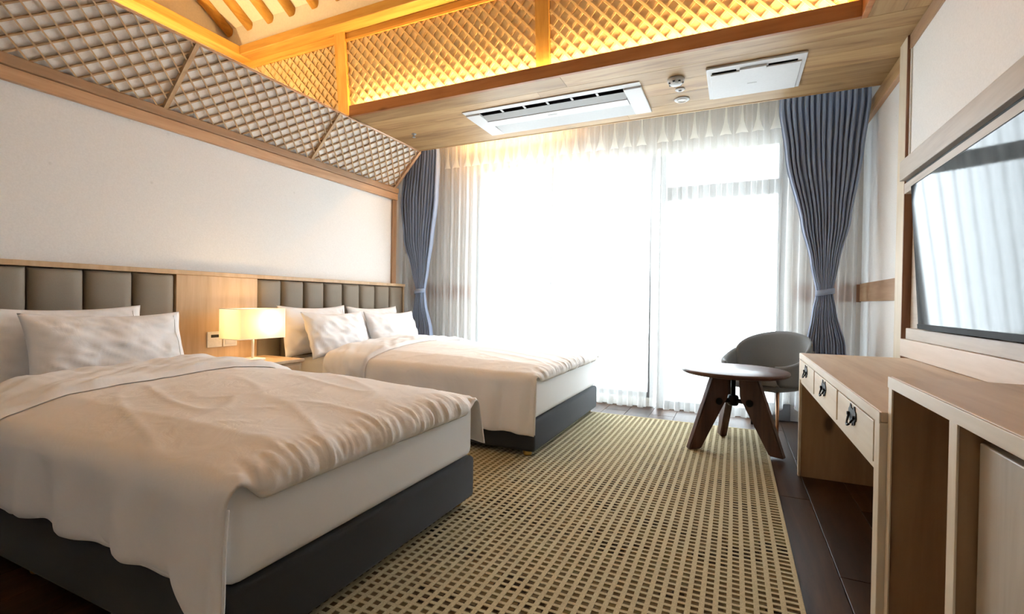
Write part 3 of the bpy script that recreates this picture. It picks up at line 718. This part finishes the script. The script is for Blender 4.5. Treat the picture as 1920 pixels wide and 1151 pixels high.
pillow('white front pillow on the far bed, lit by the lamp', 3.06, -2.955, .53, .70, .39, L(20), L(2), .14, 9.3, 'pillows on the far bed')
pillow('white front pillow on the far bed, nearest the blue curtain', 3.79, -2.965, .53, .70, .385, L(21), L(-2), .14, 11.9, 'pillows on the far bed')

# ================================================================== RUG
ru = thing('rug', 'large beige and brown woven grid rug running under the beds', 'rug', (-1.0, 1.5, 0))
RX0, RX1, RY0, RY1 = -1.75, .215, -1.2, 4.27
obj('ground_cloth', B(RX0, RX1, RY0, RY1, .0005, .0055), M['rugc'], ru)
bm = nb(); cx, cy = .041, .033
i = math.ceil(RX0 / cx)
while i * cx < RX1 - .01:
    xc = i * cx; box(bm, xc - .0085, xc + .0085, RY0, RY1, .0056, .0092); i += 1
i = math.ceil(RY0 / cy)
while i * cy < RY1 - .01:
    yc = i * cy; box(bm, RX0, RX1, yc - .0062, yc + .0062, .0056, .0084); i += 1
wv = obj('weave', bm, M['rugw'], ru); wv['kind'] = 'stuff'
for nm, b in (('binding', B(RX1 - .004, RX1 + .012, RY0, RY1, .0006, .0105, .003)), ('binding', B(RX0, RX1 - .0045, RY1 - .004, RY1 + .012, .0006, .0105, .003))): obj(nm, b, M['rugw'], ru)

# ================================================================== CURTAINS
def curtain(name, label, ztop, zbot, edges, ypos, npl, amp, mat, seed, tie=None, rows=90, cols=420, hem=None, solid=.003, pinch=None):
    """edges: table z -> (xl,xr)"""
    el = sorted((z_, a) for z_, a, b in edges); er_ = sorted((z_, b) for z_, a, b in edges)
    t = thing(name, label, 'curtain', ((edges[0][1] + edges[0][2]) / 2, ypos, 0))
    def f(u, v):
        z_ = ztop + (zbot - ztop) * u
        if hem: z_ = max(z_, hem(v))
        xl, xr = lerp_table(el, z_), lerp_table(er_, z_)
        ph = 2 * PI * npl * (v + .012 * nz(v * 9, seed) )
        w = (xr - xl)
        A = amp * (1 + .35 * nz(v * npl * .7, seed + 2, z_ * .5))
        if tie: A *= .55 + .45 * min(1, abs(z_ - tie) / .5)
        tp = 1 - (z_ - (ztop - .22)) / .22 if z_ > ztop - .22 else 1
        A *= .45 + .55 * max(0, min(1, tp))
        c = math.cos(ph); c = c if not pinch else math.copysign(abs(c) ** .8, c)
        y = ypos + A * c + .008 * nz(v * 5, z_ * 1.3, seed)
        x = xl + w * v + .25 * (w / npl) * math.sin(2 * ph) * .5 + .006 * nz(v * npl, z_ * 2, seed + 7)
        if tie:
            # bunching gives depth to the gathered cloth
            y -= .03 * math.sin(PI * v) * (1 - min(1, abs(z_ - tie) / .25))
        return Vector((x, y, z_))
    bm = nb(); grid(bm, rows, cols, f)
    o = obj('cloth', bm, mat, t, True)
    if solid:
        md = o.modifiers.new('thickness', 'SOLIDIFY'); md.thickness = solid; md.offset = 0
    return t
cr = curtain('curtain', 'slate blue curtain gathered by a tieback beside the television wall', 2.74, .02,
    [(2.74, .30, .905), (2.58, .295, .905), (2.18, .345, .862), (1.65, .462, .79), (1.35, .53, .725), (1.11, .575, .683), (.95, .55, .71), (.70, .512, .775), (.4, .50, .80), (.02, .48, .81)], 4.405, 15, .030, M['blue'], 2.2, 1.11, 120)
cl = curtain('curtain', 'slate blue curtain gathered by a tieback behind the far bed', 2.74, .02,
    [(2.74, -3.40, -2.965), (2.58, -3.40, -2.955), (2.1, -3.45, -2.97), (1.68, -3.40, -3.03), (1.35, -3.29, -3.08), (1.10, -3.222, -3.118), (.95, -3.25, -3.10), (.70, -3.29, -3.03), (.4, -3.33, -2.99), (.02, -3.36, -2.97)], 4.415, 12, .028, M['blue'], 5.2, 1.10, 120)
def tieback(parent, xa, xb, yv, zz):
    bm = nb(); n = 28; rings = []
    cx, rx, ry = (xa + xb) / 2, (xb - xa) / 2 + .006, .052
    for k in range(n):
        a = 2 * PI * k / n; dz = .012 * math.cos(a)
        ring = []
        for (o, h) in ((0, -.022), (.004, -.022), (.004, .022), (0, .022)): ring.append(bm.verts.new((cx + (rx + o) * math.cos(a), yv - .02 + (ry + o) * math.sin(a), zz + h + dz)))
        rings.append(ring)
    for k in range(n):
        for j in range(4): bm.faces.new((rings[k][j], rings[k][(j + 1) % 4], rings[(k + 1) % n][(j + 1) % 4], rings[(k + 1) % n][j]))
    bmesh.ops.recalc_face_normals(bm, faces=bm.faces)
    obj('tieback', bm, M['blue'], parent, True)
tieback(cr, .575, .683, 4.405, 1.11); tieback(cl, -3.222, -3.118, 4.415, 1.10)
sh1 = curtain('sheer_curtain', 'white sheer curtain across the left windows, reaching the far bed', 2.76, .03, [(2.76, -3.58, -.72), (.03, -3.58, -.74)], 4.60, 30, .026, M['sheer'], 3.1, None, 40, 700, solid=0, pinch=True, hem=lambda v: .025 + .02 * (nz(v * 22, 1.7) + .4))
def hem_r(v):
    x = -.70 + 1.56 * v
    return .025 + .02 * (nz(v * 14, 5.7) + .4) + .17 * max(0, 1 - abs(x - .42) / .16)
sh2 = curtain('sheer_curtain', 'white sheer curtain across the balcony door behind the armchair', 2.76, .03, [(2.76, -.72, .88), (.03, -.70, .86)], 4.585, 17, .026, M['sheer'], 6.4, None, 60, 420, solid=0, pinch=True, hem=hem_r)
def pleats(parent, x0, x1, n, yv):
    for k in range(n):
        xc = x0 + (x1 - x0) * (k + .5) / n + random.uniform(-.012, .012); w1 = random.uniform(.022, .034)
        bm = nb()
        for yo in (-.036, -.044):
            prof = [(2.75, .005), (2.64, .009), (2.57, .015), (2.51, w1), (2.47, w1 * 1.5)]
            L_ = [bm.verts.new((xc - w, yv + yo, z_)) for z_, w in prof]; C_ = [bm.verts.new((xc, yv + yo - w * .5, z_)) for z_, w in prof]; R_ = [bm.verts.new((xc + w, yv + yo, z_)) for z_, w in prof]
            for i in range(4): bm.faces.new((L_[i], L_[i + 1], C_[i + 1], C_[i])); bm.faces.new((C_[i], C_[i + 1], R_[i + 1], R_[i]))
        obj('pinch_pleat', bm, M['sheer_d'], parent, True)
pleats(sh1, -3.5, -.76, 22, 4.60); pleats(sh2, -.68, .86, 12, 4.585)
tk = thing('curtain_track', 'white double curtain track inside the ceiling pocket', 'track', (-1.3, 4.5, 2.78))
for yv in (4.41, 4.595): obj('rail', B(-3.6, .93, yv - .012, yv + .012, 2.765, 2.79), M['whitep'], tk)
obj('bracket', B(-1.35, -1.30, 4.40, 4.61, 2.7905, 2.8505), M['whitep'], tk)

# ================================================================== COFFEE TABLE
tc_ = Vector((.0, 3.70, 0))
ct = thing('coffee_table', 'round walnut coffee table on three splayed plank legs', 'table', (tc_.x, tc_.y, .0))
bm = lathe(nb(), [(0, .522), (.328, .522), (.343, .530), (.348, .540), (.346, .549), (.340, .553), (0, .553)], tc_, 64); obj('tabletop', bm, M['walnut'], ct, True)
o = ct.children[0] if ct.children else None
for ang in (216, 334, 104):
    a = L(ang); d = Vector((math.cos(a), math.sin(a), 0)); p_ = Vector((-d.y, d.x, 0))
    poly = [(.045, .5215), (.165, .5215), (.185, .47), (.345, .0115), (.255, .0115), (.085, .31), (.055, .36)]
    bm = nb(); prism(bm, poly, lambda q: tuple(tc_ + d * q[0] - p_ * .024 + Vector((0, 0, q[1]))), lambda q: tuple(tc_ + d * q[0] + p_ * .024 + Vector((0, 0, q[1]))))
    bmesh.ops.bevel(bm, geom=list(bm.edges), offset=.006, segments=2, affect='EDGES')
    lg = obj('leg', bm, M['walnutZ'], ct)
    for sg in (-1, 1):
        c = tc_ + d * .125 + Vector((0, 0, .335))
        bm = tube(nb(), [c + p_ * sg * .0235, c + p_ * sg * .030], .024, 18); obj('bolt_cap', bm, M['iron'], lg)
    bm = tube(nb(), [tc_ + Vector((0, 0, .335)), tc_ + d * .085 + Vector((0, 0, .335))], .016, 12); obj('spreader_arm', bm, M['iron'], ct)
obj('spreader_hub', lathe(nb(), [(.03, .30), (.036, .31), (.036, .36), (.03, .37)], tc_, 20), M['iron'], ct, True)
obj('centre_tube', lathe(nb(), [(.016, .37), (.016, .5215)], tc_, 16), M['iron'], ct, True)

# ================================================================== ARMCHAIR  (local frame: faces -Y, origin on floor)
ch = thing('armchair', 'grey upholstered tub armchair with thin copper legs by the balcony door', 'chair', (.23, 4.235, 0), math.atan2(-.83, -.55) + PI / 2)
def shell(name, th0, th1, rx, ry, zlow, ztop, thick, flare, mat, nu=60, nv=14):
    """upright curved shell; angle 0 = back centre (+Y), positive towards +X"""
    def pt(u, v, o):
        th = th0 + (th1 - th0) * u
        zl, zt_ = zlow(th), ztop(th)
        # rounded ends
        e = min(1, (1 - abs(2 * u - 1)) / .06); e = rnd_(e)
        zz = zl + (zt_ - zl) * v
        k = 1 + flare * (zz - .40)
        ex = 2.6
        c, s_ = math.cos(th), math.sin(th)
        r = 1 / (abs(s_) ** ex + abs(c) ** ex) ** (1 / ex)
        x, y = s_ * r * rx * k, c * r * ry * k
        n = Vector((s_ / rx, c / ry, 0)).normalized()
        tv = min(1, min(v, 1 - v) / .12); tv = rnd_(tv)
        return Vector((x, y, zz)) + n * (o * thick * (.3 + .7 * tv) * (.25 + .75 * e))
    bm = slab(nb(), nu, nv, lambda u, v: pt(u, v, .5), lambda u, v: pt(u, v, -.5))
    return obj(name, bm, mat, ch, True, local=True)
shell('arm_shell', L(-142), L(142), .285, .255, lambda t: .395 + .03 * (1 - math.cos(t)) * .3, lambda t: .66 - .10 * ss(1.0, 2.45, abs(t)), .04, .22, M['chair'], 90)
shell('backrest', L(-82), L(82), .262, .232, lambda t: .43, lambda t: .62 + .175 * math.cos(min(PI / 2, abs(t) * 1.02)) ** .75, .035, .24, M['chair'])
bm = nb()
def seat(u, v, top):
    U, Vv = 2 * u - 1, 2 * v - 1
    # square to disc mapping for a rounded outline
    x = U * math.sqrt(max(0, 1 - Vv * Vv * .32)); y = Vv * math.sqrt(max(0, 1 - U * U * .32))
    e = 1 - max(abs(U), abs(Vv)); e = min(1, e / .18); e = rnd_(e)
    return Vector((x * .265, y * .255 - .02, (.425 + .045 * e) if top else .425 - .03 * e))
slab(bm, 24, 24, lambda u, v: seat(u, v, True), lambda u, v: seat(u, v, False)); bmesh.ops.remove_doubles(bm, verts=bm.verts, dist=.0005); bmesh.ops.recalc_face_normals(bm, faces=bm.faces)
obj('seat', bm, M['seatpad'], ch, True, local=True)
bm = nb(); slab(bm, 24, 24, lambda u, v: seat(u, v, False) * .98 + Vector((0, 0, .004)), lambda u, v: seat(u, v, False) * .98 + Vector((0, 0, -.02)));  obj('seat_base', bm, M['chair'], ch, True, local=True)
for sx in (-1, 1):
    for sy in (-1, 1):
        zf = .0105 if (sx < 0 and sy < 0) else .001   # this foot stands on the rug
        bm = tube(nb(), [(sx * .20, sy * .17 - .02, .40), (sx * .225, sy * .21 - .02, zf)], [.013, .008], 12)
        lg = obj('leg', bm, M['copper'], ch, True, local=True)
        bm = tube(nb(), [(sx * .223, sy * .2065 - .02, .035), (sx * .2255, sy * .2105 - .02, zf - .0003)], [.0095, .009], 12); obj('foot_cap', bm, M['iron'], lg, True, local=True)

# ================================================================== DESK
DX, DY0, DY1, DZ = .355, 1.562, 3.30, .723
dk = thing('desk', 'pale pine desk with three drawers in the apron along the television wall', 'desk', ((DX + XR) / 2, 2.45, 0))
obj('top', B(DX, XR - .001, DY0, DY1, DZ - .028, DZ, .003), M['deskY'], dk)
obj('top_edge', B(DX - .003, DX - .0003, DY0, DY1, DZ - .030, DZ - .001), M['deskF'], dk)
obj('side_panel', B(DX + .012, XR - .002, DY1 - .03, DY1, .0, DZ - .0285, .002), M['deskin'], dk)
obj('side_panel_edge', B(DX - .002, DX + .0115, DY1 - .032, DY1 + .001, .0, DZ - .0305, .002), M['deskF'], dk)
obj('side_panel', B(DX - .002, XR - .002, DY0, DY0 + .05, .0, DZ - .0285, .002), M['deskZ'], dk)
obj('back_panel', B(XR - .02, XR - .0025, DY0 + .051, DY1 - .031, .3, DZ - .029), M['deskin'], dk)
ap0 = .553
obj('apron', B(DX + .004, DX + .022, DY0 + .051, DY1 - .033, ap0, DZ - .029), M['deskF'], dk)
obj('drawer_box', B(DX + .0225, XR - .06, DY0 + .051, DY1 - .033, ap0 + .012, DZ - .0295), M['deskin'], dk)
def pull(parent, yv, zv, xf, sc=1.0):
    h = bpy.data.objects.new('pull', None)
    # ornate back plate: bat-wing outline
    half = [(0, .024), (.010, .020), (.016, .030), (.026, .032), (.032, .022), (.042, .016), (.047, .004), (.040, -.006), (.034, -.004), (.030, -.016), (.020, -.020), (.012, -.012), (0, -.024)]
    poly = [(a * sc, b * sc) for a, b in half] + [(-a * sc, b * sc) for a, b in half[-2:0:-1]]
    bm = nb(); prism(bm, poly, lambda q: (xf, yv + q[0], zv + q[1]), lambda q: (xf - .003, yv + q[0], zv + q[1]))
    pts = [(xf - .004 - .012 * math.sin(PI * k / 10), yv + (-.032 + .064 * k / 10) * sc, zv - .026 * math.sin(PI * k / 10) * sc + .004) for k in range(11)]
    tube(bm, pts, .0035, 8)
    for s_ in (-1, 1): tube(bm, [(xf - .002, yv + s_ * .032 * sc, zv + .004), (xf - .010, yv + s_ * .032 * sc, zv + .004)], .006, 8)
    return obj('handle', bm, M['iron'], parent)
dxs = [(1.615, 2.125), (2.145, 2.70), (2.72, 3.262)]
for a, b in dxs:
    d = obj('drawer', B(DX - .003, DX + .0035, a + .004, b - .004, ap0 + .022, DZ - .036, .0015), M['deskF'], dk)
    pull(d, (a + b) / 2, .645, DX - .003, 1.2)

# ================================================================== CABINET
CX, CY0, CY1, CZ = .370, .15, 1.56, .82
cb = thing('cabinet', 'open fronted pine cabinet taller than the desk, nearest the camera', 'cabinet', ((CX + XR) / 2, .9, 0))
obj('top', B(CX + .004, XR - .001, CY0, CY1, CZ - .026, CZ, .003), M['deskY'], cb)
obj('front_rail', B(CX - .002, CX + .0035, CY0, CY1, CZ - .030, CZ - .001, .001), M['deskF'], cb)
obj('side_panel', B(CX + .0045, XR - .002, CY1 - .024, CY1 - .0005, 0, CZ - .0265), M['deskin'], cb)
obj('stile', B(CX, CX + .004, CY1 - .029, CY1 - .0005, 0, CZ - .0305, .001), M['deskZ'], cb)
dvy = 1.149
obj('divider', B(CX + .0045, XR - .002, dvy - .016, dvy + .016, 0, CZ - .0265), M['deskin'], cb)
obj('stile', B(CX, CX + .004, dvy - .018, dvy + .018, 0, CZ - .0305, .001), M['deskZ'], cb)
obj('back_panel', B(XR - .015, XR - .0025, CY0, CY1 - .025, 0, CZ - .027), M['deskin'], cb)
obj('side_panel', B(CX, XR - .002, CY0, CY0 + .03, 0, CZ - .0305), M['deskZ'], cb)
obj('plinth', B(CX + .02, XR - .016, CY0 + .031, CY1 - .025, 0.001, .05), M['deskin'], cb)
fg = thing('fridge_panel', 'grey beech front panel set back inside the cabinet', 'panel', (.41, .65, .05))
obj('door', B(.400, .420, .19, dvy - .022, .052, CZ - .058, .003), M['panelG'], fg); obj('body', B(.4205, .90, .20, dvy - .03, .052, CZ - .075), M['black'], fg)

# ================================================================== TELEVISION
tv = thing('television', 'large black flat television mirroring the window above the desk', 'television', (.88, 2.47, .89))
th = L(3.4); dv = Vector((-math.sin(th), 0, math.cos(th))); nn = Vector((-math.cos(th), 0, -math.sin(th))); O3 = Vector((.862, 0, .89))
def tvb(y0, y1, v0, v1, n0, n1, bev=0):
    bm = nb(); f = lambda yv: (lambda p: tuple(O3 + dv * p[0] + nn * p[1] + Vector((0, yv, 0)))); prism(bm, [(v0, n0), (v1, n0), (v1, n1), (v0, n1)], f(y0), f(y1))
    if bev: bmesh.ops.bevel(bm, geom=list(bm.edges), offset=bev, segments=2, affect='EDGES')
    return bm
TY0, TY1, TH = 1.82, 3.14, .745
obj('housing', tvb(TY0, TY1, 0, TH, -.03, 0, .003), M['bezel'], tv)
obj('screen', tvb(TY0 + .008, TY1 - .008, .028, TH - .008, .0003, .0015), M['screen'], tv)
obj('bottom_bezel', tvb(TY0 + .002, TY1 - .002, .002, .027, .0003, .004, .001), M['bezel'], tv)
obj('wall_bracket', B(.895, .9245, 2.25, 2.70, 1.05, 1.45), M['iron'], tv)
